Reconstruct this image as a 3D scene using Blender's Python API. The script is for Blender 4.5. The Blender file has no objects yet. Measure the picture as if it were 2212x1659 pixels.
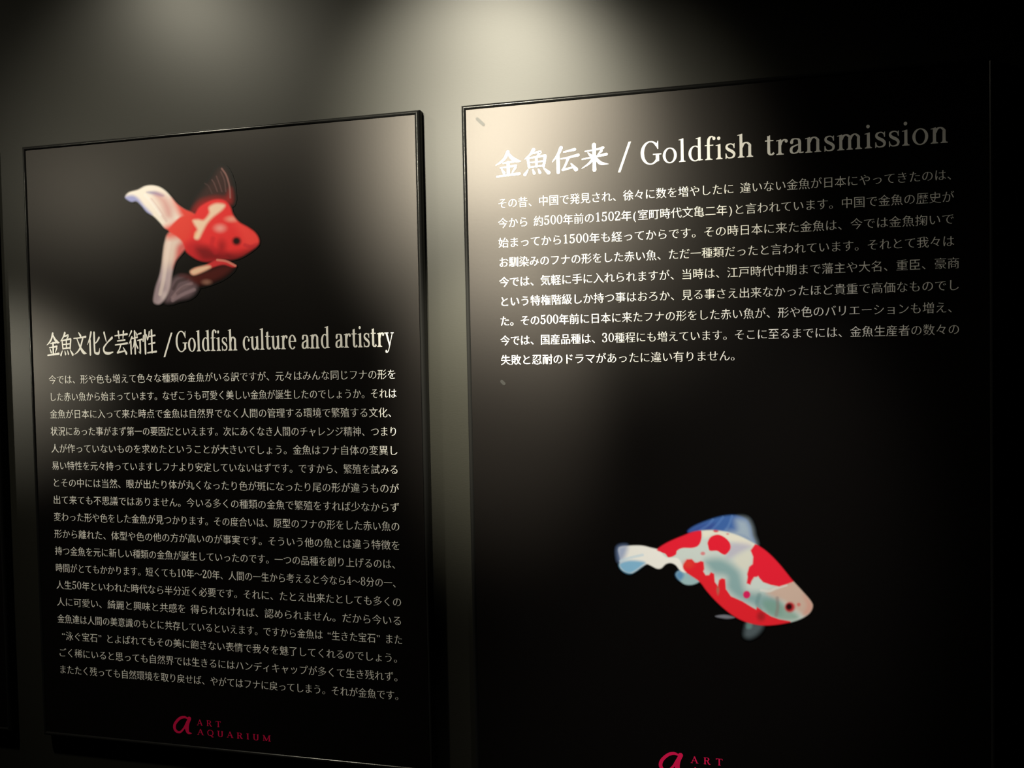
import bpy, bmesh, math, random
import numpy as np
from mathutils import Matrix, Vector

scene = bpy.context.scene
EYE = 1.50                      # camera height above the floor (m)
DIST = 0.9888                   # camera to panel faces (m); panel faces lie in the plane Y = 0

# ---------------------------------------------------------------- camera
cam_data = bpy.data.cameras.new('camera')
cam_data.sensor_width = 36.0
cam_data.lens = 1789.0 / 2212.0 * 36.0
cam_data.clip_start = 0.02
cam = bpy.data.objects.new('camera', cam_data)
scene.collection.objects.link(cam)
R = np.array([[0.973106, -0.23000917, 0.01266873],
              [0.22949012, 0.97274233, 0.03326642],
              [-0.019975, -0.02946441, 0.99936622]])     # columns: right, forward, up
M = Matrix.Identity(4)
for r_ in range(3):
    M[r_][0] = R[r_, 0]; M[r_][1] = R[r_, 2]; M[r_][2] = -R[r_, 1]
M[0][3], M[1][3], M[2][3] = 0.0, -DIST, EYE
cam.matrix_world = M
scene.camera = cam

# ---------------------------------------------------------------- world, lamps, exposure
world = bpy.data.worlds.new('world')
scene.world = world
world.use_nodes = True
world.node_tree.nodes['Background'].inputs[0].default_value = (0.6, 0.7, 1.0, 1)
world.node_tree.nodes['Background'].inputs[1].default_value = 0.0008
vs = scene.view_settings
vs.view_transform = 'Standard'
vs.look = 'None'
vs.exposure = 0.0
vs.gamma = 1.0
vs.use_curve_mapping = False


def spot(name, loc, target, watts, angle, blend, radius, col):
    l = bpy.data.lights.new(name, 'SPOT')
    l.energy = watts
    l.spot_size = math.radians(angle)
    l.spot_blend = blend
    l.shadow_soft_size = radius
    l.color = col
    o = bpy.data.objects.new(name, l)
    o.location = loc
    d = Vector(target) - Vector(loc)
    o.rotation_euler = d.to_track_quat('-Z', 'Y').to_euler()
    scene.collection.objects.link(o)
    return o


WARM = (1.0, 0.935, 0.73)
spot('spotlight_low', (-0.591, -1.297, EYE +0.576), (-0.202, 0.0, EYE +0.204), 183.32, 23.9, 1.00, 0.03, WARM)
spot('spotlight_high', (-0.501, -1.208, EYE +0.936), (-0.273, 0.0, EYE +0.264), 237.14, 20.6, 0.75, 0.03, WARM)
spot('spotlight_left', (-1.573, -0.990, EYE +0.439), (-1.307, 0.0, EYE +0.586), 12.41, 74.1, 0.65, 0.03, WARM)
spot('spotlight_cross', (-1.092, -0.551, EYE +0.836), (-0.306, 0.0, EYE -0.405), 61.32, 75.2, 0.87, 0.03, WARM)
spot('fill_picture', (0.35, -0.85, EYE + 0.95), (0.0, 0.0, EYE - 0.29), 118.0, 21.5, 1.0, 0.03, (1.0, 0.95, 0.84))  # added fill to brighten the right panel's goldfish, no known fixture
spot('fill_strip', (-2.137, -1.135, EYE +0.082), (-1.030, 0.0, EYE -0.033), 42.26, 12.8, 0.96, 0.03, WARM)  # added fill for the far-left wall strip, stands in for an unseen glow
spot('fill_gap', (-0.269, -0.455, EYE + 0.426), (-0.255, 0.0, EYE - 0.020), 185.0, 28.5, 1.00, 0.03, WARM)  # invented source, added to carry the sheen lower beside the panel gap


# ---------------------------------------------------------------- measuring the print layout on the panel plane
def on_wall(px, py):
    """A point of the panel plane (X, Z) read off the photograph."""
    d = R @ np.array([(px - 1106.0) / 1789.0, 1.0, -(py - 829.5) / 1789.0])
    return d[0] / d[1] * DIST, EYE + d[2] / d[1] * DIST


def on_wall_many(P):
    P = np.asarray(P, float)
    d = np.stack([(P[..., 0] - 1106.0) / 1789.0, np.ones(P.shape[:-1]), -(P[..., 1] - 829.5) / 1789.0], -1) @ R.T
    return np.stack([d[..., 0] / d[..., 1] * DIST, EYE + d[..., 2] / d[..., 1] * DIST], -1)


# ---------------------------------------------------------------- materials
def new_mat(name):
    m = bpy.data.materials.new(name)
    m.use_nodes = True
    return m, m.node_tree.nodes, m.node_tree.links, m.node_tree.nodes['Principled BSDF']


def satin(name, col, rough, spec=0.5, bump=0.0, scale=(400, 400, 900), var=0.0):
    m, n, l, b = new_mat(name)
    b.inputs['Base Color'].default_value = (*col, 1)
    b.inputs['Roughness'].default_value = rough
    b.inputs['Specular IOR Level'].default_value = spec
    if bump or var:
        tc = n.new('ShaderNodeTexCoord')
        mp = n.new('ShaderNodeMapping')
        mp.inputs['Scale'].default_value = scale
        nz = n.new('ShaderNodeTexNoise')
        nz.inputs['Scale'].default_value = 1.0
        nz.inputs['Detail'].default_value = 3.0
        l.new(tc.outputs['Object'], mp.inputs['Vector'])
        l.new(mp.outputs['Vector'], nz.inputs['Vector'])
        if bump:
            bp = n.new('ShaderNodeBump')
            bp.inputs['Strength'].default_value = bump
            bp.inputs['Distance'].default_value = 0.001
            l.new(nz.outputs['Fac'], bp.inputs['Height'])
            l.new(bp.outputs['Normal'], b.inputs['Normal'])
        if var:
            rp = n.new('ShaderNodeMapRange')
            rp.inputs['To Min'].default_value = rough - var
            rp.inputs['To Max'].default_value = rough + var
            l.new(nz.outputs['Fac'], rp.inputs['Value'])
            l.new(rp.outputs['Result'], b.inputs['Roughness'])
    return m


PRINT_ROUGH = 0.361
mat_wall = satin('wall_black_linen', (0.0085, 0.0084, 0.0066), 0.75, 0.08, bump=0.13, scale=(220, 220, 900))
mat_wall.node_tree.nodes['Principled BSDF'].inputs['Coat Weight'].default_value = 0.31
mat_wall.node_tree.nodes['Principled BSDF'].inputs['Coat Roughness'].default_value = 0.366
mat_floor = satin('floor_black', (0.01, 0.01, 0.01), 0.6)
mat_board = satin('board_black_print', (0.002, 0.0017, 0.0017), PRINT_ROUGH, 0.245, bump=0.02, scale=(300, 300, 300))
mat_board.node_tree.nodes['Principled BSDF'].inputs['Specular Tint'].default_value = (1.0, 0.93, 0.90, 1)
mat_frame = satin('frame_black_gloss', (0.006, 0.006, 0.006), 0.21, 0.16)
mat_ink = satin('print_white', (0.82, 0.81, 0.80), PRINT_ROUGH, 0.245)
mat_red = satin('print_crimson', (0.62, 0.008, 0.075), PRINT_ROUGH, 0.245)
mat_scuff = satin('scuff_dark', (0.010, 0.010, 0.010), 0.40, 0.19)
mat_pic, n_, l_, b_ = new_mat('print_picture')
b_.inputs['Roughness'].default_value = PRINT_ROUGH
b_.inputs['Specular IOR Level'].default_value = 0.245
at_ = n_.new('ShaderNodeAttribute')
at_.attribute_name = 'ink'
l_.new(at_.outputs['Color'], b_.inputs['Base Color'])


# ---------------------------------------------------------------- object helpers
def mesh_obj(name, verts, faces, mat, parent=None, smooth=False, off=(0, 0, 0)):
    me = bpy.data.meshes.new(name)
    V = np.asarray(verts, float) - np.asarray(off, float)
    me.from_pydata(V.tolist(), [], [list(f) for f in faces])
    me.materials.append(mat)
    if smooth:
        me.polygons.foreach_set('use_smooth', [True] * len(me.polygons))
    me.update()
    o = bpy.data.objects.new(name, me)
    scene.collection.objects.link(o)
    if parent is not None:
        o.parent = parent
    return o


def box(x0, x1, y0, y1, z0, z1):
    v = [(x, y, z) for x in (x0, x1) for y in (y0, y1) for z in (z0, z1)]
    f = [(0, 1, 3, 2), (4, 6, 7, 5), (0, 4, 5, 1), (2, 3, 7, 6), (0, 2, 6, 4), (1, 5, 7, 3)]
    return v, f


# ---------------------------------------------------------------- the setting
THICK = 0.013
v, f = box(-3.0, 2.6, THICK, THICK + 0.12, 0.0, 2.9)
wall = mesh_obj('wall_back', v, f, mat_wall)
wall['kind'] = 'structure'
v, f = box(-3.0, 2.6, -2.6, THICK + 0.12, -0.1, 0.0)
floor = mesh_obj('floor', v, f, mat_floor)
floor['kind'] = 'structure'


# ---------------------------------------------------------------- lettering: strokes
def catmull(P, n=8):
    P = np.asarray(P, float)
    if len(P) == 2:
        t = np.linspace(0, 1, n + 1)[:, None]
        return P[0] * (1 - t) + P[1] * t
    Q = np.vstack([2 * P[0] - P[1], P, 2 * P[-1] - P[-2]])
    out = []
    for i in range(1, len(Q) - 2):
        for k in range(n):
            t = k / n
            a, b, c, d = Q[i - 1], Q[i], Q[i + 1], Q[i + 2]
            out.append(0.5 * (2 * b + (c - a) * t + (2 * a - 5 * b + 4 * c - d) * t * t + (3 * b - a - 3 * c + d) * t ** 3))
    out.append(Q[-2])
    return np.array(out)


class Ink:
    """Collects flat glyph shapes in (x, z)."""
    def __init__(self):
        self.v, self.f = [], []
        self.n = 0             # each stroke lies a hair above the one before

    def add(self, P):
        self.n += 1
        self.v += [(p[0], p[1], self.n) for p in P]

    def ribbon(self, pts, widths, cap=False):
        pts = np.asarray(pts, float)
        t = np.gradient(pts, axis=0)
        t /= np.maximum(np.linalg.norm(t, axis=1, keepdims=True), 1e-9)
        nrm = np.stack([-t[:, 1], t[:, 0]], 1) * (np.asarray(widths)[:, None] * 0.5)
        L, Rr = pts + nrm, pts - nrm
        b = len(self.v)
        k = len(pts)
        self.add(L.tolist() + Rr.tolist())
        self.f += [(b + i, b + k + i, b + k + i + 1, b + i + 1) for i in range(k - 1)]
        if cap:
            for c, w in ((pts[0], widths[0]), (pts[-1], widths[-1])):
                self.disc(c[0], c[1], w * 0.5, w * 0.5, 10)

    def brush(self, P, n=8, cap=True):
        """Stroke with a width at each node: (x, z, w)."""
        Q = catmull(P, n)
        self.ribbon(Q[:, :2], np.maximum(Q[:, 2], 0.004), cap)

    def pen(self, P, thick, thin, n=8, power=1.4, cap=False):
        """Stroke whose width follows its direction, thick on the upright."""
        Q = catmull(P, n)
        t = np.gradient(Q, axis=0)
        t /= np.maximum(np.linalg.norm(t, axis=1, keepdims=True), 1e-9)
        w = thin + (thick - thin) * np.abs(t[:, 1]) ** power
        self.ribbon(Q, w, cap)

    def ring(self, cx, cy, rx, ry, thick, thin, a0=0, a1=360, n=36):
        a = np.radians(np.linspace(a0, a1, n + 1))
        b = len(self.v)
        ox, oy = cx + rx * np.cos(a), cy + ry * np.sin(a)
        ix, iy = cx + (rx - thick) * np.cos(a), cy + (ry - thin) * np.sin(a)
        self.add(list(zip(ox.tolist(), oy.tolist())) + list(zip(ix.tolist(), iy.tolist())))
        k = n + 1
        self.f += [(b + i, b + i + 1, b + k + i + 1, b + k + i) for i in range(n)]

    def disc(self, cx, cy, rx, ry, n=14):
        b = len(self.v)
        self.add([(cx + rx * math.cos(2 * math.pi * i / n), cy + ry * math.sin(2 * math.pi * i / n)) for i in range(n)])
        self.f.append(tuple(range(b, b + n)))

    def poly(self, P):
        b = len(self.v)
        self.add(P)
        self.f.append(tuple(range(b, b + len(P))))


# ---- serif roman letters, unit em (cap height 0.72, x-height 0.47)
def roman(ch, T=0.092, h=0.032):
    k = Ink()
    X = 0.47

    def foot(x, y=0.0, l=0.062, r=0.062):
        k.poly([(x - T / 2 - l, y), (x + T / 2 + r, y), (x + T / 2 + r, y + h * .75), (x + T / 2 + r * .25, y + h * 1.25),
                (x + T / 2, y + h * 2.6), (x - T / 2, y + h * 2.6), (x - T / 2 - l * .25, y + h * 1.25), (x - T / 2 - l, y + h * .75)])

    def flag(x, y):
        k.poly([(x - T / 2 - 0.068, y - 0.052), (x - T / 2, y - 0.05), (x - T / 2, y - 0.10), (x + T / 2, y - 0.06),
                (x + T / 2, y), (x + T / 2 - 0.02, y), (x - T / 2, y - 0.02), (x - T / 2 - 0.068, y - 0.034)])

    def stem(x, y0, y1):
        k.poly([(x - T / 2, y0), (x + T / 2, y0), (x + T / 2, y1), (x - T / 2, y1)])

    def arch(x0, x1, y1=0.0):
        k.pen([(x0 + T * .2, X - 0.15), (x0 + .07, X - 0.055), (x0 + (x1 - x0) * .62, X - h * .35), (x1 - T * .05, X - 0.085), (x1, X - 0.17), (x1, y1)], T, h * 1.15)

    if ch == 'l':
        stem(.14, 0, .70); flag(.14, .74); foot(.14); w = .29
    elif ch == 'i':
        stem(.14, 0, X - .02); flag(.14, X + .005); foot(.14); k.disc(.13, .655, .055, .055); w = .29
    elif ch == 'h':
        stem(.14, 0, .70); flag(.14, .74); foot(.14); arch(.14, .42); foot(.42, 0, .055, .062); w = .57
    elif ch == 'n':
        stem(.14, 0, X - .02); flag(.14, X + .005); foot(.14); arch(.14, .42); foot(.42, 0, .055, .062); w = .57
    elif ch == 'm':
        stem(.14, 0, X - .02); flag(.14, X + .005); foot(.14)
        arch(.14, .41); foot(.41, 0, .05, .05); arch(.41, .68); foot(.68, 0, .05, .062); w = .83
    elif ch == 'u':
        flag(.13, X + .005); k.pen([(.13, X - .04), (.13, .17), (.155, .07), (.24, h * .45), (.34, .07), (.41, .15)], T, h)
        stem(.41, 0.03, X - .02); flag(.41, X + .005)
        k.poly([(.41, 0), (.41 + T / 2 + .07, .018), (.41 + T / 2 + .07, .036), (.41 + T / 2, .05), (.41, .07)]); w = .56
    elif ch == 'r':
        stem(.14, 0, X - .02); flag(.14, X + .005); foot(.14, 0, .062, .08)
        k.pen([(.16, X - .17), (.20, X - .07), (.28, X - h * .5), (.35, X - .03)], T * .8, h * 1.2); k.disc(.345, X - .06, .05, .052); w = .41
    elif ch == 'd':
        k.ring(.27, X / 2, .22, X / 2 + .012, T, h, 55, 305); stem(.41, .02, .70); flag(.41, .74)
        k.poly([(.38, 0), (.41 + T / 2 + .07, .016), (.41 + T / 2 + .07, .034), (.41 + T / 2, .05), (.38, .08)]); w = .56
    elif ch == 'a':
        k.pen([(.09, X - .11), (.13, X - .03), (.22, X - h * .45), (.31, X - .04), (.345, X - .13), (.345, .09), (.375, .03), (.47, .035)], T, h)
        k.disc(.095, X - .115, .052, .055)
        k.pen([(.34, .285), (.22, .25), (.11, .20), (.075, .12), (.10, .045), (.175, h * .5), (.27, .045), (.34, .13)], T * .95, h); w = .48
    elif ch == 'o':
        k.ring(.265, X / 2, .235, X / 2 + .013, T, h); w = .53
    elif ch == 'c':
        k.ring(.255, X / 2, .225, X / 2 + .013, T, h, 55, 312); k.disc(.385, X - .125, .052, .055); w = .46
    elif ch == 'e':
        k.ring(.25, X / 2, .22, X / 2 + .013, T, h, 3, 318)
        k.poly([(.06, .24), (.46, .24), (.46, .24 + h), (.06, .24 + h)]); w = .48
    elif ch == 's':
        k.brush([(.325, X - .10, .022), (.27, X - .035, .035), (.19, X - .018, .036), (.10, X - .055, .062), (.085, X - .13, .078),
                 (.15, X - .195, .090), (.26, X - .255, .092), (.325, X - .33, .082), (.30, X - .42, .062), (.20, .018, .036), (.115, .035, .034), (.06, .12, .022)], 6, False)
        k.poly([(.315, X - .16), (.342, X - .16), (.342, X - .005), (.325, X - .005), (.29, X - .06)])
        k.poly([(.045, -.008), (.062, -.008), (.10, .05), (.072, .165), (.045, .165)]); w = .40
    elif ch == 't':
        k.pen([(.15, .60), (.15, .14), (.175, .05), (.24, .022), (.32, .075)], T, h * 1.1)
        k.poly([(.03, X - h), (.30, X - h), (.30, X), (.03, X)])
        k.poly([(.10, X), (.196, X), (.196, .62), (.17, .62)]); w = .35
    elif ch == 'f':
        stem(.14, 0, .56); foot(.14, 0, .062, .085)
        k.pen([(.14, .54), (.155, .65), (.22, .72), (.30, .715)], T, h * 1.2); k.disc(.325, .665, .052, .054)
        k.poly([(.02, X - h), (.30, X - h), (.30, X), (.02, X)]); w = .34
    elif ch == 'y':
        k.poly([(.05, X), (.15, X), (.31, .06), (.26, -.01)]); k.brush([(.43, X - .01, h), (.27, .03, h * 1.1), (.20, -.13, h * 1.3), (.13, -.185, h), (.09, -.16, h)], 6, False)
        k.disc(.085, -.15, .048, .048)
        k.poly([(.0, X - h), (.22, X - h), (.22, X), (.0, X)]); k.poly([(.34, X - h), (.50, X - h), (.50, X), (.34, X)]); w = .50
    elif ch == 'G':
        k.ring(.375, .36, .335, .375, .112, h * 1.15, 38, 318, 40)
        k.poly([(.615, .47), (.642, .47), (.642, .725), (.622, .725), (.595, .66), (.55, .60)])
        k.poly([(.555, .06), (.665, .09), (.665, .29), (.555, .29)])
        k.poly([(.46, .29), (.74, .29), (.74, .29 + h), (.46, .29 + h)]); w = .75
    elif ch == '/':
        k.poly([(.02, -.17), (.075, -.17), (.335, .80), (.28, .80)]); w = .36
    elif ch == 'A':
        k.brush([(.36, .70, h), (.10, .02, h)], 2, False); k.brush([(.35, .72, T), (.60, .02, T)], 2, False)
        k.poly([(.19, .23), (.52, .23), (.52, .23 + h), (.19, .23 + h)]); k.poly([(.01, 0), (.21, 0), (.21, h), (.01, h)]); k.poly([(.48, 0), (.72, 0), (.72, h), (.48, h)]); w = .74
    elif ch == 'R':
        stem(.16, 0, .72); foot(.16); k.poly([(.05, .72 - h), (.30, .72 - h), (.30, .72), (.05, .72)])
        k.ring(.34, .54, .22, .18, T, h, -90, 90, 20); k.poly([(.16, .36), (.35, .36), (.35, .36 + h), (.16, .36 + h)]); k.poly([(.16, .72 - h), (.35, .72 - h), (.35, .72), (.16, .72)])
        k.brush([(.36, .37, T), (.52, .06, T), (.66, .02, h)], 5, False); w = .70
    elif ch == 'T':
        stem(.33, 0, .72); foot(.33); k.poly([(.03, .72 - h), (.63, .72 - h), (.63, .72), (.03, .72)])
        k.poly([(.03, .55), (.055, .55), (.10, .70), (.03, .70)]); k.poly([(.63, .55), (.605, .55), (.56, .70), (.63, .70)]); w = .66
    elif ch == 'Q':
        k.ring(.37, .36, .33, .375, .10, h); k.brush([(.36, .10, h), (.46, .02, T), (.58, -.11, T), (.72, -.10, h)], 5, False); w = .76
    elif ch == 'U':
        k.pen([(.17, .70), (.17, .22), (.21, .07), (.36, .01), (.51, .08), (.55, .24), (.55, .70)], T, h)
        k.poly([(.04, .72 - h), (.30, .72 - h), (.30, .72), (.04, .72)]); k.poly([(.44, .72 - h), (.66, .72 - h), (.66, .72), (.44, .72)]); w = .71
    elif ch == 'I':
        stem(.17, 0, .72); foot(.17); k.poly([(.04, .72 - h), (.30, .72 - h), (.30, .72), (.04, .72)]); w = .35
    elif ch == 'M':
        k.brush([(.15, 0, h), (.15, .70, h)], 2, False); k.brush([(.15, .70, T), (.43, .04, T)], 2, False); k.brush([(.43, .04, h), (.70, .70, h)], 2, False); stem(.72, 0, .72)
        k.poly([(.04, 0), (.27, 0), (.27, h), (.04, h)]); k.poly([(.59, 0), (.85, 0), (.85, h), (.59, h)]); k.poly([(.04, .72 - h), (.17, .72 - h), (.17, .72), (.04, .72)]); k.poly([(.70, .72 - h), (.85, .72 - h), (.85, .72), (.70, .72)]); w = .88
    elif ch == '0':
        k.ring(.27, .35, .225, .36, T, h); w = .54
    elif ch == '1':
        stem(.27, 0, .70); foot(.27, 0, .09, .09); k.poly([(.11, .60), (.23, .66), (.31, .71), (.31, .66), (.11, .575)]); w = .54
    elif ch == '2':
        k.pen([(.09, .56), (.13, .66), (.25, .70), (.38, .64), (.40, .51), (.32, .36), (.18, .19), (.08, .05)], T, h * 1.2); k.disc(.105, .55, .05, .052)
        k.poly([(.07, 0), (.47, 0), (.50, .20), (.475, .20), (.43, .085), (.09, .085)]); w = .54
    elif ch == '3':
        k.pen([(.09, .58), (.14, .67), (.25, .70), (.37, .65), (.385, .53), (.33, .42), (.20, .385)], T, h * 1.2); k.disc(.10, .575, .05, .05)
        k.pen([(.20, .385), (.36, .34), (.42, .21), (.37, .06), (.24, .01), (.12, .04), (.08, .13)], T, h * 1.2); k.disc(.095, .14, .05, .05); w = .54
    elif ch == '4':
        stem(.36, 0, .70); foot(.36, 0, .07, .06); k.brush([(.36, .70, h), (.05, .20, h)], 2, False); k.poly([(.04, .185), (.50, .185), (.50, .225), (.04, .225)]); w = .54
    elif ch == '5':
        k.poly([(.12, .60), (.42, .62), (.45, .72), (.12, .70)]); k.brush([(.125, .69, h), (.115, .38, h)], 2, False)
        k.pen([(.115, .38), (.22, .43), (.36, .38), (.42, .22), (.37, .07), (.24, .01), (.12, .04), (.08, .12)], T, h * 1.2); k.disc(.095, .13, .05, .05); w = .54
    elif ch == '8':
        k.ring(.27, .53, .19, .18, T * .9, h); k.ring(.27, .19, .225, .20, T, h); w = .54
    else:
        w = .27
    return k, w


# ---- brush-written title characters, unit box
BRUSH = {
    '金': [[(.50, .98, .13), (.38, .74, .11), (.20, .58, .08), (.02, .48, .03)], [(.52, .90, .09), (.66, .72, .13), (.84, .60, .13), (.99, .57, .03)],
          [(.30, .54, .05), (.50, .56, .07), (.72, .58, .09)], [(.20, .36, .05), (.50, .38, .07), (.80, .41, .09)], [(.50, .56, .12), (.50, .06, .12)],
          [(.25, .30, .05), (.34, .15, .11)], [(.78, .33, .10), (.66, .15, .05)], [(.06, .02, .07), (.50, .05, .08), (.93, .08, .11)]],
    '魚': [[(.40, .99, .13), (.28, .82, .09), (.06, .64, .03)], [(.34, .84, .05), (.66, .88, .10), (.50, .70, .04)],
          [(.17, .66, .09), (.22, .30, .10)], [(.17, .66, .06), (.84, .72, .09)], [(.84, .70, .11), (.77, .30, .10)],
          [(.22, .48, .05), (.78, .51, .06)], [(.50, .68, .09), (.50, .32, .09)], [(.21, .30, .06), (.79, .33, .07)],
          [(.17, .20, .05), (.05, .02, .12)], [(.36, .19, .05), (.41, .05, .11)], [(.57, .20, .05), (.63, .06, .11)], [(.78, .22, .05), (.96, .03, .14)]],
    '伝': [[(.35, .98, .13), (.23, .72, .10), (.02, .45, .03)], [(.23, .66, .12), (.23, .02, .13)],
          [(.45, .80, .05), (.86, .87, .11)], [(.34, .54, .05), (.60, .57, .07), (.99, .64, .11)],
          [(.62, .56, .10), (.52, .32, .08), (.42, .12, .08)], [(.40, .10, .09), (.62, .14, .07), (.82, .18, .07)], [(.72, .32, .05), (.90, .08, .15)]],
    '来': [[(.16, .76, .05), (.50, .79, .06), (.82, .85, .10)], [(.26, .70, .04), (.38, .56, .11)], [(.76, .74, .10), (.62, .58, .04)],
          [(.04, .46, .05), (.50, .52, .07), (.94, .59, .11)], [(.49, .99, .15), (.49, .50, .12), (.49, .01, .14)],
          [(.46, .48, .10), (.30, .28, .08), (.02, .10, .02)], [(.54, .48, .08), (.72, .26, .13), (1.0, .20, .02)]],
    '文': [[(.42, .99, .05), (.56, .84, .13)], [(.04, .74, .05), (.50, .76, .06), (.95, .80, .10)],
          [(.72, .72, .10), (.52, .34, .10), (.30, .14, .08), (.03, .02, .02)], [(.28, .72, .06), (.50, .36, .11), (.74, .12, .16), (.98, .06, .02)]],
    '化': [[(.33, .98, .12), (.22, .72, .10), (.02, .44, .02)], [(.23, .64, .12), (.23, .01, .12)],
          [(.92, .74, .11), (.74, .56, .07), (.50, .45, .02)], [(.56, .96, .13), (.56, .20, .12), (.62, .07, .10), (.86, .06, .12), (.95, .28, .02)]],
    'と': [[(.28, .95, .12), (.34, .78, .09), (.42, .58, .06)], [(.86, .72, .12), (.48, .50, .07), (.22, .28, .11), (.28, .09, .11), (.56, .04, .12), (.90, .09, .05)]],
    '芸': [[(.04, .80, .05), (.96, .86, .09)], [(.31, .98, .11), (.35, .68, .07)], [(.69, .98, .11), (.64, .68, .06)],
          [(.22, .57, .05), (.78, .61, .08)], [(.05, .40, .05), (.95, .46, .09)],
          [(.48, .42, .09), (.36, .22, .07), (.22, .08, .07)], [(.20, .06, .09), (.74, .13, .06)], [(.64, .28, .05), (.86, .02, .14)]],
    '術': [[(.25, .98, .10), (.05, .74, .03)], [(.27, .72, .10), (.03, .42, .03)], [(.18, .54, .10), (.18, .01, .10)],
          [(.30, .66, .05), (.67, .71, .08)], [(.48, .97, .11), (.48, .01, .11)], [(.46, .64, .07), (.40, .40, .07), (.28, .20, .02)],
          [(.52, .62, .05), (.57, .40, .08), (.68, .24, .08)], [(.56, .93, .04), (.65, .80, .10)],
          [(.71, .84, .05), (.95, .88, .08)], [(.68, .57, .05), (1.0, .61, .08)], [(.86, .58, .11), (.86, .08, .11), (.84, .02, .08), (.74, .08, .02)]],
    '性': [[(.20, .99, .12), (.20, .00, .12)], [(.08, .78, .05), (.05, .54, .10)], [(.29, .82, .05), (.38, .62, .11)],
          [(.52, .92, .10), (.46, .72, .07), (.37, .56, .02)], [(.46, .72, .05), (.93, .77, .08)], [(.44, .40, .05), (.90, .45, .08)],
          [(.68, .98, .12), (.68, .04, .11)], [(.34, .02, .06), (.99, .07, .09)]],
}

# ---- body type: one flat outline per character, stems swollen and bars thinned
PANEL1_LINES = [
    '今では、形や色も増えて色々な種類の金魚がいる訳ですが、元々はみんな同じフナの形を',
    'した赤い魚から始まっています。なぜこうも可愛く美しい金魚が誕生したのでしょうか。それは',
    '金魚が日本に入って来た時点で金魚は自然界でなく人間の管理する環境で繁殖する文化、',
    '状況にあった事がまず第一の要因だといえます。次にあくなき人間のチャレンジ精神、つまり',
    '人が作っていないものを求めたということが大きいでしょう。金魚はフナ自体の変異し',
    '易い特性を元々持っていますしフナより安定していないはずです。ですから、繁殖を試みる',
    'とその中には当然、眼が出たり体が丸くなったり色が斑になったり尾の形が違うものが',
    '出て来ても不思議ではありません。今いる多くの種類の金魚で繁殖をすれば少なからず',
    '変わった形や色をした金魚が見つかります。その度合いは、原型のフナの形をした赤い魚の',
    '形から離れた、体型や色の他の方が高いのが事実です。そういう他の魚とは違う特徴を',
    '持つ金魚を元に新しい種類の金魚が誕生していったのです。一つの品種を創り上げるのは、',
    '時間がとてもかかります。短くても10年～20年、人間の一生から考えると今なら4～8分の一、',
    '人生50年といわれた時代なら半分近く必要です。それに、たとえ出来たとしても多くの',
    '人に可愛い、綺麗と興味と共感を 得られなければ、認められません。だから今いる',
    '金魚達は人間の美意識のもとに共存しているといえます。ですから金魚は “生きた宝石” また',
    ' “泳ぐ宝石” とよばれてもその美に飽きない表情で我々を魅了してくれるのでしょう。',
    'ごく稀にいると思っても自然界では生きるにはハンディキャップが多くて生き残れず。',
    'またたく残っても自然環境を取り戻せば、やがてはフナに戻ってしまう。それが金魚です。',
]
PANEL2_LINES = [
    'その昔、中国で発見され、徐々に数を増やしたに 違いない金魚が日本にやってきたのは、',
    '今から 約500年前の1502年(室町時代文亀二年)と言われています。中国で金魚の歴史が',
    '始まってから1500年も経ってからです。その時日本に来た金魚は、今では金魚掬いで',
    'お馴染みのフナの形をした赤い魚、ただ一種類だったと言われています。それとて我々は',
    '今では、気軽に手に入れられますが、当時は、江戸時代中期まで藩主や大名、重臣、豪商',
    'という特権階級しか持つ事はおろか、見る事さえ出来なかったほど貴重で高価なものでし',
    'た。その500年前に日本に来たフナの形をした赤い魚が、形や色のバリエーションも増え、',
    '今では、国産品種は、30種程にも増えています。そこに至るまでには、金魚生産者の数々の',
    '失敗と忍耐のドラマがあったに違い有りません。',
]
GLYPH = {}


def load_glyphs(chars):
    objs = []
    for c in chars:
        cu = bpy.data.curves.new('glyph', 'FONT')
        cu.body = c
        cu.size = 1.0
        cu.resolution_u = 3
        o = bpy.data.objects.new('glyph', cu)
        scene.collection.objects.link(o)
        objs.append((c, o))
    dg = bpy.context.evaluated_depsgraph_get()
    dg.update()
    for c, o in objs:
        ev = o.evaluated_get(dg)
        me = ev.to_mesh()
        V = np.array([v.co[:2] for v in me.vertices]) if len(me.vertices) else np.zeros((0, 2))
        F = [tuple(p.vertices) for p in me.polygons]
        ev.to_mesh_clear()
        GLYPH[c] = (V, F)
    for c, o in objs:
        cu = o.data
        bpy.data.objects.remove(o)
        bpy.data.curves.remove(cu)


def weld(V, F):
    key, idx, out = {}, [], []
    for p in V:
        kk = (round(p[0], 5), round(p[1], 5))
        if kk not in key:
            key[kk] = len(out)
            out.append(p)
        idx.append(key[kk])
    G = []
    for f_ in F:
        g = []
        for i in f_:
            j = idx[i]
            if not g or g[-1] != j:
                g.append(j)
        if len(set(g)) >= 3:
            G.append(tuple(g))
    return np.array(out), G


def contrast(V, F, ax, az):
    """Move the outline out along x by ax and along z by az (negative thins)."""
    cnt = {}
    for f_ in F:
        P = V[list(f_)]
        area = 0.5 * np.sum(P[:, 0] * np.roll(P[:, 1], -1) - np.roll(P[:, 0], -1) * P[:, 1])
        seq = f_ if area > 0 else f_[::-1]
        for a, b in zip(seq, seq[1:] + seq[:1]):
            if (b, a) in cnt:
                del cnt[(b, a)]
            else:
                cnt[(a, b)] = 1
    N = np.zeros_like(V)
    for a, b in cnt:
        d = V[b] - V[a]
        n = np.array([d[1], -d[0]])
        ln = np.linalg.norm(n)
        if ln > 1e-9:
            N[a] += n / ln
            N[b] += n / ln
    ln = np.linalg.norm(N, axis=1, keepdims=True)
    N = N / np.maximum(ln, 0.35)
    return V + N * np.array([ax, az])


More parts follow.
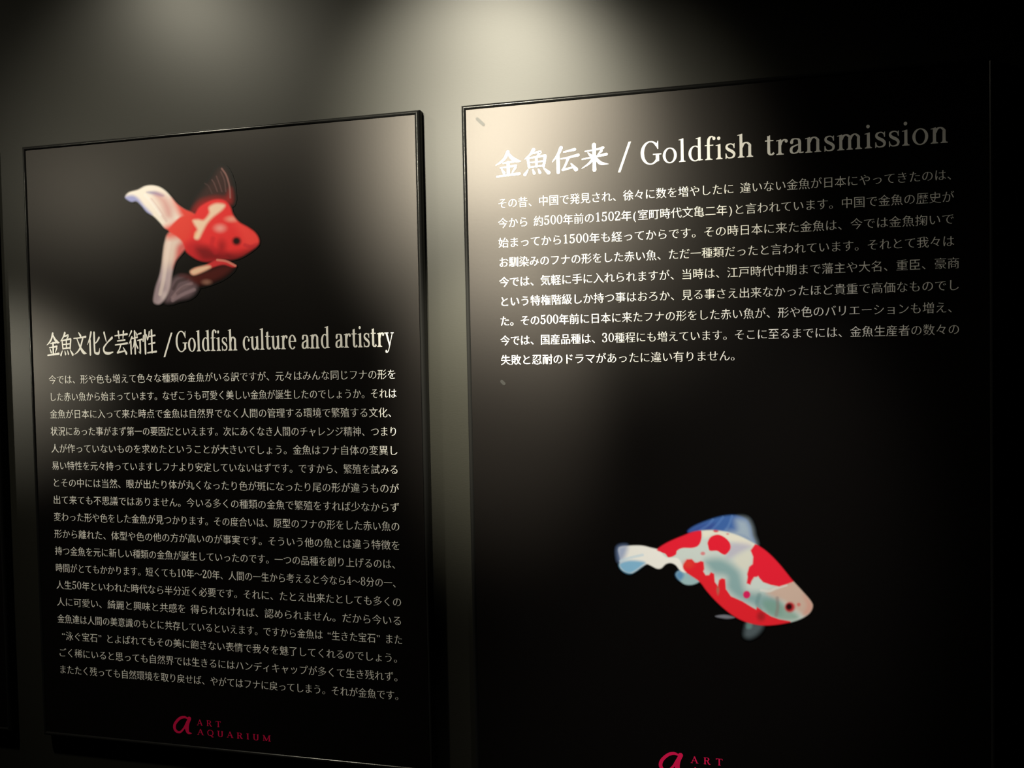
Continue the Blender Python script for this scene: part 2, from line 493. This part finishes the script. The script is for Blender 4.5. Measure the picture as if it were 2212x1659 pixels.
body_chars = sorted(set(''.join(PANEL1_LINES + PANEL2_LINES)) - set('0123456789 '))
load_glyphs(body_chars)
for c in body_chars:
    V, F = GLYPH[c]
    if len(V):
        V, F = weld(V, F)
        GLYPH[c] = (contrast(V, F, 0.001, -0.017), F)
GLYPH_W = {c: 1.0 for c in body_chars}
for c in '“”()':
    GLYPH_W[c] = 0.5


def set_line(text, size):
    """Lay out a line of type; returns verts (x, z), faces and its natural width."""
    V, F, x = [], [], 0.0
    for c in text:
        if c == ' ':
            x += 0.45
            continue
        if c in '0123456789':
            k, w = roman(c)
            s = 1.12
            b = len(V)
            V += [(x + p[0] * s, p[1] * s + 0.02, p[2]) for p in k.v]
            F += [tuple(b + i for i in f_) for f_ in k.f]
            x += w * s
            continue
        gv, gf = GLYPH[c]
        w = GLYPH_W[c]
        b = len(V)
        if len(gv):
            ox = 0.0
            if w < 1.0:
                ox = w / 2 - (gv[:, 0].min() + gv[:, 0].max()) / 2
            V += [(x + ox + p[0], p[1], 0) for p in gv]
            F += [tuple(b + i for i in f_) for f_ in gf]
        x += w
    return V, F, x


FACE = -0.0004                  # print sits just proud of the board face


def print_obj(name, V, F, mat, parent, off, y=FACE):
    return mesh_obj(name, [(p[0], y - p[2] * 4e-6, p[1]) for p in V], F, mat, parent, off=off)


def type_line(text, x0, x1, zc, size, parent, off, right_fit=True):
    V, F, w = set_line(text, size)
    sx = (x1 - x0) / w
    V = [(x0 + p[0] * sx, zc + (p[1] - 0.38) * size, p[2]) for p in V]
    return print_obj('text_line', V, F, mat_ink, parent, off)


def roman_text(text, x0, x1, base, em, T=0.092, h=0.032, track=0.0, space=0.27):
    V, F, x = [], [], 0.0
    for c in text:
        if c == ' ':
            x += space
            continue
        k, w = roman(c, T, h)
        b = len(V)
        V += [(x + p[0], p[1], p[2]) for p in k.v]
        F += [tuple(b + i for i in f_) for f_ in k.f]
        x += w + track
    xs = [p[0] for p in V]
    sx = (x1 - x0) / (max(xs) - min(xs))
    mn = min(xs)
    return [(x0 + (p[0] - mn) * sx, base + p[1] * em, p[2]) for p in V], F


def brush_text(text, x0, pitch, wid, base, high):
    V, F = [], []
    for i, c in enumerate(text):
        k = Ink()
        for st in BRUSH[c]:
            k.brush(st, 6, True)
        b = len(V)
        V += [(x0 + i * pitch + p[0] * wid, base + p[1] * high, p[2]) for p in k.v]
        F += [tuple(b + j for j in f_) for f_ in k.f]
    return V, F


# ---------------------------------------------------------------- panels
TOP = EYE + 0.314
BOTTOM = TOP - 0.841
FW = 0.0068                     # frame bar width
PROUD = 0.0015


def bar(corner_a, corner_b, inward, name, parent, off):
    """Frame bar with a rounded outer shoulder, mitred at both ends (outer edge runs a -> b)."""
    a, b, inn = np.array(corner_a), np.array(corner_b), np.array(inward)
    along = (b - a) / np.linalg.norm(b - a)
    prof = [(0.0, THICK), (0.0, 0.0042)]
    for i in range(1, 17):          # half-round front
        t = math.pi * i / 16
        prof.append((FW / 2 - FW / 2 * math.cos(t), 0.0042 - (0.0042 + PROUD) * math.sin(t)))
    prof += [(FW, THICK)]
    V, F = [], []
    for end, sgn in ((a, 1), (b, -1)):
        for u, y in prof:
            p = end + inn * u + along * (u * sgn)
            V.append((p[0], y, p[1]))
    k = len(prof)
    F = [(i, (i + 1) % k, k + (i + 1) % k, k + i) for i in range(k)]
    F += [tuple(range(k))[::-1], tuple(range(k, 2 * k))]
    o = mesh_obj(name, V, F, mat_frame, parent, off=off)
    bm = bmesh.new()
    bm.from_mesh(o.data)
    bmesh.ops.recalc_face_normals(bm, faces=bm.faces)
    for e in bm.edges:
        if len(e.link_faces) == 2 and e.calc_face_angle(0) < math.radians(30):
            e.smooth = True
        else:
            e.smooth = False
    for f_ in bm.faces:
        f_.smooth = True
    bm.to_mesh(o.data)
    bm.free()
    return o


def panel(x0, x1, label, z0=BOTTOM, z1=TOP):
    root = bpy.data.objects.new('information_panel', None)
    root.empty_display_size = 0.1
    scene.collection.objects.link(root)
    off = ((x0 + x1) / 2, THICK, z0)
    root.location = off
    root['label'] = label
    root['category'] = 'sign'
    root['group'] = 'exhibition text panels on the black wall'
    v, f = box(x0 + FW - 0.0005, x1 - FW + 0.0005, 0.0, THICK, z0 + FW - 0.0005, z1 - FW + 0.0005)
    mesh_obj('board', v, f, mat_board, root, off=off)
    bar((x0, z1), (x1, z1), (0, -1), 'frame_bar', root, off)
    bar((x0, z0), (x1, z0), (0, 1), 'frame_bar', root, off)
    bar((x0, z0), (x0, z1), (1, 0), 'frame_bar', root, off)
    bar((x1, z0), (x1, z1), (-1, 0), 'frame_bar', root, off)
    return root, off


P1 = (-0.9375, -0.3455)
P2 = (-0.2915, 0.3025)
P3 = (-0.9935 - 0.594, -0.9935)
culture, off1 = panel(*P1, 'black framed panel with red-and-white fantail goldfish above long white text')
transmission, off2 = panel(*P2, 'black framed panel headed Goldfish transmission with calico goldfish below the text')
neighbour, off3 = panel(*P3, 'black panel at the far left of the wall, only its right edge in view')

# ---- headings
V, F = brush_text('金魚文化と芸術性', -0.9075, 0.0222, 0.0215, EYE + 0.0185, 0.0315)
o = print_obj('heading_characters', V, F, mat_ink, culture, off1)
V, F = roman_text('/', *[on_wall(p, 750)[0] for p in (353, 374)], EYE + 0.0185, 0.034, 0.10)
print_obj('heading_slash', V, F, mat_ink, culture, off1)
V, F = roman_text('Goldfish culture and artistry', on_wall(380, 740)[0], on_wall(851, 735)[0], EYE + 0.0195, 0.0385, 0.115, 0.032)
print_obj('heading_lettering', V, F, mat_ink, culture, off1)
V, F = brush_text('金魚伝来', on_wall(1070, 355)[0], 0.0352, 0.0322, EYE + 0.2230, 0.0302)
print_obj('heading_characters', V, F, mat_ink, transmission, off2)
V, F = roman_text('/', on_wall(1335, 372)[0], on_wall(1363, 305)[0], EYE + 0.2245, 0.036, 0.10)
print_obj('heading_slash', V, F, mat_ink, transmission, off2)
V, F = roman_text('Goldfish transmission', on_wall(1384, 330)[0], on_wall(2047, 300)[0], EYE + 0.2252, 0.0365, track=0.012, space=0.30)
print_obj('heading_lettering', V, F, mat_ink, transmission, off2)

# ---- body text
for i, t in enumerate(PANEL1_LINES):
    type_line(t, -0.9065, -0.3840, EYE - 0.0154 - i * 0.02431, 0.0138, culture, off1)
for i, t in enumerate(PANEL2_LINES):
    x1 = 0.2675 if i < 8 else on_wall(1603, 775)[0]
    if i in (1, 2, 3):
        x1 = 0.2625
    type_line(t, -0.2475, x1, EYE + 0.1909 - i * 0.02391, 0.0134, transmission, off2)


# ---------------------------------------------------------------- printed goldfish pictures
def srgb(c):
    c = np.array(c, float) / 255.0
    return np.where(c <= 0.04045, c / 12.92, ((c + 0.055) / 1.055) ** 2.4)


def closed_curve(P, n=6):
    P = np.asarray(P, float)
    Q = np.vstack([P[-1], P, P[0], P[1]])
    out = []
    for i in range(1, len(Q) - 2):
        a, b, c, d = Q[i - 1], Q[i], Q[i + 1], Q[i + 2]
        for k in range(n):
            t = k / n
            out.append(0.5 * (2 * b + (c - a) * t + (2 * a - 5 * b + 4 * c - d) * t * t + (3 * b - a - 3 * c + d) * t ** 3))
    return np.array(out)


def seg_dist(G, A, B):
    d = B - A
    t = np.clip(((G - A) @ d) / max(d @ d, 1e-9), 0, 1)
    return np.linalg.norm(G - A - t[..., None] * d, axis=-1)


def poly_alpha(G, P, soft):
    """1 inside, 0 outside, with an edge 'soft' wide."""
    lo, hi = P.min(0) - soft * 2, P.max(0) + soft * 2
    m = np.all((G >= lo) & (G <= hi), axis=-1)
    out = np.zeros(G.shape[:-1])
    g = G[m]
    if not len(g):
        return out
    inside = np.zeros(len(g), bool)
    dist = np.full(len(g), 1e9)
    for A, B in zip(P, np.roll(P, -1, 0)):
        dist = np.minimum(dist, seg_dist(g, A, B))
        c = (A[1] > g[:, 1]) != (B[1] > g[:, 1])
        with np.errstate(divide='ignore', invalid='ignore'):
            xi = (B[0] - A[0]) * (g[:, 1] - A[1]) / (B[1] - A[1]) + A[0]
        inside ^= c & (g[:, 0] < xi)
    s = np.where(inside, dist, -dist) / max(soft, 1e-6)
    t = np.clip(s * 0.5 + 0.5, 0, 1)
    out[m] = t * t * (3 - 2 * t)
    return out


def line_alpha(G, P, w, soft):
    dist = np.full(G.shape[:-1], 1e9)
    for A, B in zip(P[:-1], P[1:]):
        dist = np.minimum(dist, seg_dist(G, A, B))
    t = np.clip((w * 0.5 + soft - dist) / max(soft, 1e-6), 0, 1)
    return t * t * (3 - 2 * t)


def picture(name, layers, origin, scale, size, step, parent, off, label):
    """Paint soft-edged ink shapes on a fine flat grid lying on the board."""
    nx, ny = int(size[0] / step), int(size[1] / step)
    gx, gy = np.meshgrid(np.arange(nx + 1) * step, np.arange(ny + 1) * step)
    G = np.stack([gx, gy], -1)
    col = np.zeros(G.shape[:-1] + (3,))
    cover = np.zeros(G.shape[:-1])
    rng = np.random.default_rng(5)
    saved = None
    for kind, P, c, soft, op in layers:
        c = srgb(c)
        if kind == 'open':          # what follows is drawn inside this outline only
            saved = (col, poly_alpha(G, closed_curve(P), soft))
            col = np.zeros_like(col) + c
            cover = np.maximum(cover, saved[1])
            continue
        if kind == 'close':
            col = saved[0] * (1 - saved[1][..., None]) + col * saved[1][..., None]
            saved = None
            continue
        if kind == 'p':
            a = poly_alpha(G, closed_curve(P), soft)
        elif kind == 'h':
            a = poly_alpha(G, np.array(P, float), soft)
        elif kind == 'd':
            cx, cy, rx, ry = P
            q = np.sqrt(((gx - cx) / rx) ** 2 + ((gy - cy) / ry) ** 2)
            t = np.clip((1 - q) * min(rx, ry) / max(soft, 1e-6) * 0.5 + 0.5, 0, 1)
            a = t * t * (3 - 2 * t)
        else:
            a = line_alpha(G, catmull(P[1], 6), P[0], soft)
        a = a * op
        col = col * (1 - a[..., None]) + c * a[..., None]
        if saved is None:
            cover = np.maximum(cover, a)
    px = origin[0] + gx / scale
    py = origin[1] + gy / scale
    W = on_wall_many(np.stack([px, py], -1))
    keep = cover > 0.01
    cell = keep[:-1, :-1] | keep[1:, :-1] | keep[:-1, 1:] | keep[1:, 1:]
    idx = np.arange((nx + 1) * (ny + 1)).reshape(ny + 1, nx + 1)
    quads = np.stack([idx[:-1, :-1], idx[1:, :-1], idx[1:, 1:], idx[:-1, 1:]], -1)[cell]
    used = np.unique(quads)
    remap = np.zeros(idx.size, int)
    remap[used] = np.arange(len(used))
    Wf = W.reshape(-1, 2)[used]
    verts = np.stack([Wf[:, 0], np.full(len(used), FACE), Wf[:, 1]], -1)
    o = mesh_obj(name, verts, remap[quads].tolist(), mat_pic, parent, off=off)
    at = o.data.attributes.new('ink', 'FLOAT_COLOR', 'POINT')
    cc = np.ones((len(used), 4))
    base = np.array([0.002, 0.0017, 0.0017])
    cc[:, :3] = np.maximum(col.reshape(-1, 3)[used] * np.array([0.96, 1.0, 1.14]), base)
    at.data.foreach_set('color', cc.ravel())
    o['label'] = label
    return o


CREAM, RED = (232, 222, 205), (226, 48, 48)
fish1 = [
    # dorsal fin web and rays
    ('p', [(850, 575), (890, 440), (980, 320), (1080, 200), (1150, 90), (1200, 70), (1250, 130), (1290, 240), (1305, 350), (1290, 450), (1150, 440), (980, 500)], (66, 36, 32), 55, .6),
    ('p', [(870, 560), (940, 440), (1100, 390), (1230, 390), (1290, 300), (1300, 460), (1150, 460)], (150, 22, 22), 50, .8),
    ('l', (5, [(1285, 400), (1275, 270), (1240, 150), (1190, 75)]), (150, 104, 96), 14, .6),
    ('l', (4, [(1190, 330), (1165, 250), (1130, 160)]), (110, 76, 72), 12, .4),
    ('l', (4, [(1140, 330), (1105, 240), (1080, 200)]), (110, 76, 72), 12, .4),
    ('l', (4, [(1235, 330), (1220, 210), (1180, 110)]), (110, 76, 72), 12, .4),
    ('l', (4, [(1080, 350), (1040, 270), (1000, 240)]), (90, 64, 60), 12, .3),
    # lower veil lobe
    ('p', [(560, 1545), (620, 1350), (700, 1280), (800, 1285), (905, 1370), (890, 1450), (820, 1510), (700, 1540), (620, 1565)], (112, 90, 94), 45, .85),
    ('l', (14, [(640, 1520), (730, 1420), (850, 1360)]), (156, 128, 130), 24, .5),
    ('l', (14, [(640, 1550), (760, 1480), (880, 1430)]), (156, 130, 134), 24, .5),
    ('l', (14, [(650, 1420), (700, 1340), (790, 1310)]), (50, 36, 36), 24, .6),
    ('l', (12, [(690, 1470), (770, 1400), (870, 1390)]), (90, 70, 72), 18, .5),
    # dark belly fin
    ('p', [(720, 1270), (860, 1265), (1000, 1230), (1200, 1160), (1310, 1180), (1250, 1250), (1150, 1310), (1000, 1365), (900, 1370), (800, 1310)], (80, 24, 20), 45, .85),
    ('d', (1020, 1345, 46, 26), (150, 104, 86), 24, .7),
    # lower tail lobe
    ('open', [(590, 800), (700, 770), (810, 830), (810, 930), (740, 1020), (672, 1110), (635, 1230), (610, 1400), (572, 1500), (520, 1570), (470, 1592), (425, 1555), (450, 1400), (492, 1280), (518, 1150), (535, 1000), (552, 900)], (224, 198, 182), 20, 1),
    ('p', [(400, 1240), (660, 1180), (660, 1400), (600, 1640), (400, 1640)], (174, 152, 158), 110, .85),
    ('p', [(400, 1350), (500, 1330), (540, 1420), (470, 1600), (400, 1600)], (124, 104, 110), 60, .6),
    ('l', (14, [(600, 900), (570, 1100), (540, 1300), (500, 1480)]), (238, 216, 202), 26, .5),
    ('p', [(700, 930), (830, 860), (800, 1010), (720, 1090), (650, 1190), (668, 1070)], (204, 62, 62), 45, .85),
    ('p', [(560, 780), (830, 780), (820, 900), (700, 850), (580, 850)], (222, 70, 58), 60, .9),
    ('d', (545, 1500, 34, 44), (206, 186, 182), 30, .7),
    ('close', None, RED, 0, 0),
    # upper tail lobe, turning red at its root
    ('open', [(108, 392), (150, 342), (250, 312), (330, 272), (410, 262), (490, 280), (560, 325), (625, 395), (690, 470), (770, 528), (890, 595), (820, 720), (680, 770), (565, 750), (500, 680), (430, 610), (350, 560), (290, 490), (235, 440), (180, 445), (135, 425)], (236, 222, 206), 16, 1),
    ('p', [(80, 400), (180, 372), (250, 405), (320, 490), (410, 590), (340, 590), (260, 500), (235, 460), (150, 470)], (112, 122, 190), 30, .8),
    ('p', [(350, 338), (450, 330), (540, 372), (510, 392), (420, 365)], (116, 108, 158), 24, .8),
    ('p', [(440, 370), (560, 390), (640, 500), (640, 620), (560, 620), (500, 470)], (204, 136, 130), 70, .8),
    ('l', (10, [(400, 420), (490, 540), (570, 660)]), (212, 178, 168), 22, .6),
    ('l', (10, [(330, 370), (420, 470), (500, 590)]), (240, 230, 220), 22, .6),
    ('p', [(640, 400), (760, 480), (920, 560), (900, 800), (600, 800), (540, 740), (640, 690), (730, 640), (700, 560)], (222, 66, 54), 60, 1),
    ('close', None, RED, 0, 0),
    # body
    ('open', [(720, 620), (800, 600), (880, 588), (940, 505), (1050, 440), (1150, 418), (1235, 440), (1285, 505), (1315, 590), (1380, 672), (1480, 730), (1560, 790), (1602, 860), (1598, 920), (1550, 970), (1480, 1020), (1400, 1065), (1300, 1092), (1180, 1085), (1050, 1115), (950, 1105), (860, 1060), (790, 1000), (750, 900), (680, 830), (600, 780), (620, 720)], RED, 18, 1),
    ('p', [(560, 560), (830, 560), (860, 760), (760, 900), (560, 860)], (222, 66, 52), 60, .8),
    ('p', [(1330, 640), (1480, 720), (1620, 820), (1620, 920), (1460, 950), (1400, 820)], (240, 70, 62), 70, .8),
    ('p', [(780, 940), (900, 880), (1000, 930), (1150, 990), (1310, 1060), (1200, 1160), (950, 1160), (820, 1080)], (176, 24, 34), 60, .7),
    ('p', [(900, 970), (1010, 950), (1120, 1000), (1250, 1050), (1180, 1100), (1050, 1110), (960, 1090)], (112, 16, 20), 60, .85),
    ('p', [(1240, 1030), (1400, 1010), (1560, 960), (1520, 1080), (1380, 1140), (1270, 1140)], (104, 18, 22), 60, .85),
    ('d', (1190, 950, 46, 72), (140, 18, 26), 50, .7),
    ('l', (14, [(1090, 860), (1080, 940), (1120, 1010)]), (184, 30, 40), 40, .5),
    ('l', (12, [(1450, 930), (1520, 950), (1580, 925)]), (176, 30, 44), 30, .5),
    # cream markings
    ('p', [(1050, 505), (1130, 465), (1222, 480), (1195, 535), (1090, 618), (1025, 690), (975, 780), (930, 862), (884, 848), (915, 760), (884, 700), (868, 655), (920, 645), (990, 650), (1050, 575)], (236, 204, 172), 26, .95),
    ('d', (910, 815, 26, 34), (244, 206, 150), 24, .5),
    ('d', (1170, 742, 54, 38), (236, 160, 146), 40, .8), ('d', (1300, 640, 56, 28), (236, 164, 140), 32, .75),
    # eye
    ('d', (1356, 886, 46, 44), (52, 10, 14), 26, 1), ('d', (1352, 884, 24, 24), (24, 8, 8), 16, 1),
    ('close', None, RED, 0, 0),
    # pelvic fin
    ('p', [(838, 1225), (900, 1185), (1000, 1160), (1130, 1095), (1230, 1105), (1345, 1160), (1310, 1178), (1200, 1150), (1050, 1195), (930, 1248), (865, 1262)], (206, 50, 52), 16, .95),
    ('p', [(838, 1225), (900, 1188), (1030, 1160), (1060, 1185), (930, 1248), (865, 1262)], (232, 196, 160), 24, .9),
    ('l', (10, [(1140, 1098), (1240, 1112), (1340, 1162)]), (216, 132, 112), 16, .7),
]
picture('goldfish_picture', fish1, (250, 350), 1815 / 350.0, (1815, 1659), 6.5, culture, off1, 'picture of a red and white fantail goldfish')

PALE, RED2, TEAL = (206, 214, 202), (232, 34, 52), (122, 160, 158)
fish2 = [
    # far fins under the belly
    ('p', [(1085, 1112), (1180, 1096), (1275, 1122), (1190, 1134)], (130, 130, 136), 14, .8),
    ('p', [(1410, 1180), (1550, 1200), (1510, 1280), (1430, 1325), (1375, 1305), (1380, 1230)], (92, 104, 106), 40, .75),
    ('p', [(1400, 1175), (1450, 1180), (1440, 1230), (1395, 1230)], (110, 150, 140), 20, .6),
    # anal fin
    ('p', [(692, 690), (740, 655), (830, 690), (925, 755), (860, 795), (780, 792), (720, 745)], (160, 192, 190), 14, .95),
    ('p', [(692, 690), (730, 660), (770, 700), (740, 750), (705, 730)], (70, 130, 178), 24, .8),
    # tail
    ('p', [(122, 432), (220, 410), (350, 408), (450, 430), (540, 450), (720, 490), (780, 560), (800, 670), (740, 660), (690, 602), (640, 580), (590, 592), (545, 632), (500, 635), (440, 605), (400, 592), (350, 620), (290, 662), (240, 682), (170, 660), (132, 612), (135, 540)], (240, 236, 222), 12, 1),
    ('p', [(130, 590), (230, 555), (380, 572), (345, 620), (240, 684), (160, 655)], (108, 172, 204), 22, .9),
    ('p', [(110, 430), (190, 405), (210, 440), (170, 540), (120, 560)], (120, 142, 182), 40, .75),
    ('l', (10, [(140, 560), (230, 530), (360, 500)]), (190, 214, 222), 16, .6),
    # dorsal fin
    ('p', [(815, 272), (860, 222), (1000, 160), (1150, 116), (1280, 106), (1385, 140), (1432, 205), (1452, 300), (1480, 395), (1380, 360), (1200, 290), (1050, 262), (920, 268)], (64, 102, 164), 18, .95),
    ('p', [(1290, 150), (1390, 150), (1435, 220), (1455, 310), (1478, 395), (1370, 340), (1200, 280), (1290, 250)], (168, 184, 190), 60, .85),
    ('p', [(820, 268), (950, 200), (1080, 190), (1040, 262), (920, 268)], (52, 62, 132), 40, .6),
    ('l', (6, [(930, 255), (1010, 205), (1060, 150)]), (96, 136, 190), 18, .35),
    ('l', (6, [(1050, 250), (1110, 190), (1160, 125)]), (96, 136, 190), 18, .35),
    ('l', (6, [(1180, 265), (1220, 200), (1250, 115)]), (110, 146, 192), 18, .35),
    # body
    ('open', [(505, 447), (600, 380), (760, 310), (900, 263), (1100, 255), (1300, 300), (1478, 388), (1600, 470), (1720, 590), (1850, 750), (1950, 860), (2035, 960), (2052, 1020), (2010, 1090), (1900, 1150), (1750, 1186), (1600, 1202), (1480, 1192), (1350, 1152), (1230, 1082), (1100, 970), (1000, 860), (930, 770), (830, 700), (772, 650), (740, 570), (700, 530), (600, 525), (545, 478)], PALE, 13, 1),
    ('p', [(960, 260), (1100, 255), (1300, 300), (1470, 385), (1440, 420), (1250, 370), (1100, 300), (980, 330)], (236, 228, 202), 30, .85),
    ('p', [(1230, 400), (1330, 380), (1440, 410), (1360, 480), (1250, 530), (1190, 520)], (186, 178, 192), 45, .75),
    ('p', [(1280, 520), (1430, 450), (1450, 560), (1410, 640), (1300, 620)], (222, 218, 196), 45, .8),
    ('p', [(980, 560), (1150, 540), (1320, 660), (1390, 850), (1560, 880), (1720, 930), (1740, 1080), (1650, 1100), (1500, 1020), (1300, 930), (1200, 830), (1190, 720), (1060, 680)], TEAL, 60, .85),
    ('p', [(1560, 960), (1700, 960), (1900, 1090), (1880, 1150), (1740, 1150), (1600, 1080)], (120, 158, 138), 45, .75),
    ('p', [(1600, 870), (1750, 800), (1860, 735), (1990, 840), (2070, 950), (2090, 1050), (1990, 1110), (1900, 1060), (1760, 960), (1660, 920)], (206, 172, 150), 40, .9),
    ('p', [(1960, 900), (2035, 970), (2050, 1030), (2000, 1095), (1960, 1090), (1990, 1000)], (214, 150, 130), 30, .6),
    # gill cover
    ('l', (8, [(1790, 800), (1690, 830), (1620, 860), (1540, 850)]), (224, 220, 206), 18, .7),
    ('l', (8, [(1520, 900), (1500, 980), (1530, 1040)]), (104, 138, 134), 34, .5),
    ('l', (8, [(1700, 930), (1705, 1020), (1690, 1100)]), (140, 118, 110), 26, .5),
    # red patches
    ('p', [(480, 440), (600, 340), (760, 270), (880, 230), (936, 240), (948, 320), (922, 400), (860, 430), (760, 432), (705, 458), (688, 500), (620, 527), (588, 492), (540, 472)], RED2, 9, 1),
    ('p', [(1008, 372), (1040, 320), (1110, 298), (1180, 328), (1228, 380), (1234, 440), (1190, 495), (1150, 490), (1100, 460), (1030, 458), (1012, 412)], RED2, 10, 1),
    ('h', [(1435, 455), (1480, 392), (1560, 400), (1640, 440), (1760, 560), (1850, 680), (1900, 740), (1855, 768), (1800, 790), (1720, 815), (1640, 800), (1560, 772), (1525, 735), (1510, 712), (1495, 720), (1470, 722), (1445, 760), (1432, 798), (1395, 782), (1405, 720), (1400, 690), (1420, 620), (1455, 590), (1460, 520)], RED2, 11, 1),
    ('h', [(768, 590), (800, 545), (850, 542), (880, 575), (905, 575), (940, 560), (968, 570), (975, 640), (965, 665), (988, 702), (1020, 700), (1040, 672), (1072, 688), (1080, 770), (1108, 808), (1120, 750), (1150, 732), (1182, 742), (1190, 840), (1240, 912), (1350, 960), (1440, 1015), (1488, 1042), (1500, 1018), (1560, 1062), (1640, 1112), (1720, 1140), (1830, 1160), (1850, 1230), (1600, 1250), (1470, 1240), (1320, 1200), (1190, 1120), (1060, 1000), (960, 880), (890, 790), (800, 730), (740, 670)], (230, 36, 46), 11, 1),
    ('d', (815, 590, 55, 40), (226, 74, 50), 30, .5), ('d', (1110, 850, 14, 40), (150, 120, 96), 12, .6),
    ('d', (1540, 1110, 40, 46), (120, 30, 32), 30, .6),
    ('d', (1396, 896, 36, 38), (214, 34, 92), 11, 1), ('d', (1090, 260, 26, 16), (220, 44, 60), 9, .9), ('d', (960, 486, 22, 18), (222, 100, 104), 10, .8), ('d', (1206, 292, 14, 9), (210, 110, 110), 7, .7),
    # eye
    ('d', (1826, 1020, 50, 50), (196, 30, 40), 18, .95), ('d', (1818, 1016, 30, 32), (44, 10, 14), 16, 1), ('d', (1914, 994, 18, 18), (214, 84, 76), 12, .7),
    ('close', None, PALE, 0, 0),
]
picture('goldfish_picture', fish2, (1310, 1090), 2212 / 480.0, (2212, 1382), 7.0, transmission, off2, 'picture of a red and white calico goldfish diving to the right')


# ---------------------------------------------------------------- emblem with the two-line name at the foot of each panel
def emblem(x, z, s, parent, off):
    """Swash letter a with the words beside it; (x, z) is the lower left corner, s the mark's height."""
    k = Ink()
    k.brush([(.98, .93, .10), (.74, .99, .16), (.44, .88, .17), (.14, .58, .18), (.05, .30, .19), (.16, .08, .17), (.42, .03, .13), (.70, .28, .12), (.92, .66, .12), (1.12, .94, .20)], 8, True)
    k.brush([(1.10, .92, .26), (1.00, .62, .20), (.92, .30, .26), (1.00, .05, .18), (1.22, .02, .06)], 8, True)
    print_obj('emblem', [(x + p[0] * s, z + p[1] * s, p[2]) for p in k.v], k.f, mat_red, parent, off)
    V, F = roman_text('ART', x + 1.62 * s, x + 3.25 * s, z + 0.56 * s, 0.50 * s, 0.12, 0.05, track=0.42)
    print_obj('emblem_lettering', V, F, mat_red, parent, off)
    V, F = roman_text('AQUARIUM', x + 1.62 * s, x + 6.55 * s, z - 0.02 * s, 0.50 * s, 0.12, 0.05, track=0.30)
    print_obj('emblem_lettering', V, F, mat_red, parent, off)


xa, za = on_wall(376, 1581)
emblem(xa, za, 0.0225, culture, off1)
xb, zb = on_wall(1425, 1664)
emblem(xb, zb, 0.0225, transmission, off2)

# ---------------------------------------------------------------- small scuffs on the right panel
for (ax, ay, bx, by, w_) in ((1031, 257, 1044, 269, 0.0022), (1084, 824, 1089, 829, 0.003)):
    k = Ink()
    A, B = on_wall(ax, ay), on_wall(bx, by)
    k.brush([(A[0], A[1], w_), (B[0], B[1], w_)], 4, True)
    print_obj('scuff_mark', k.v, k.f, mat_scuff, transmission, off2)
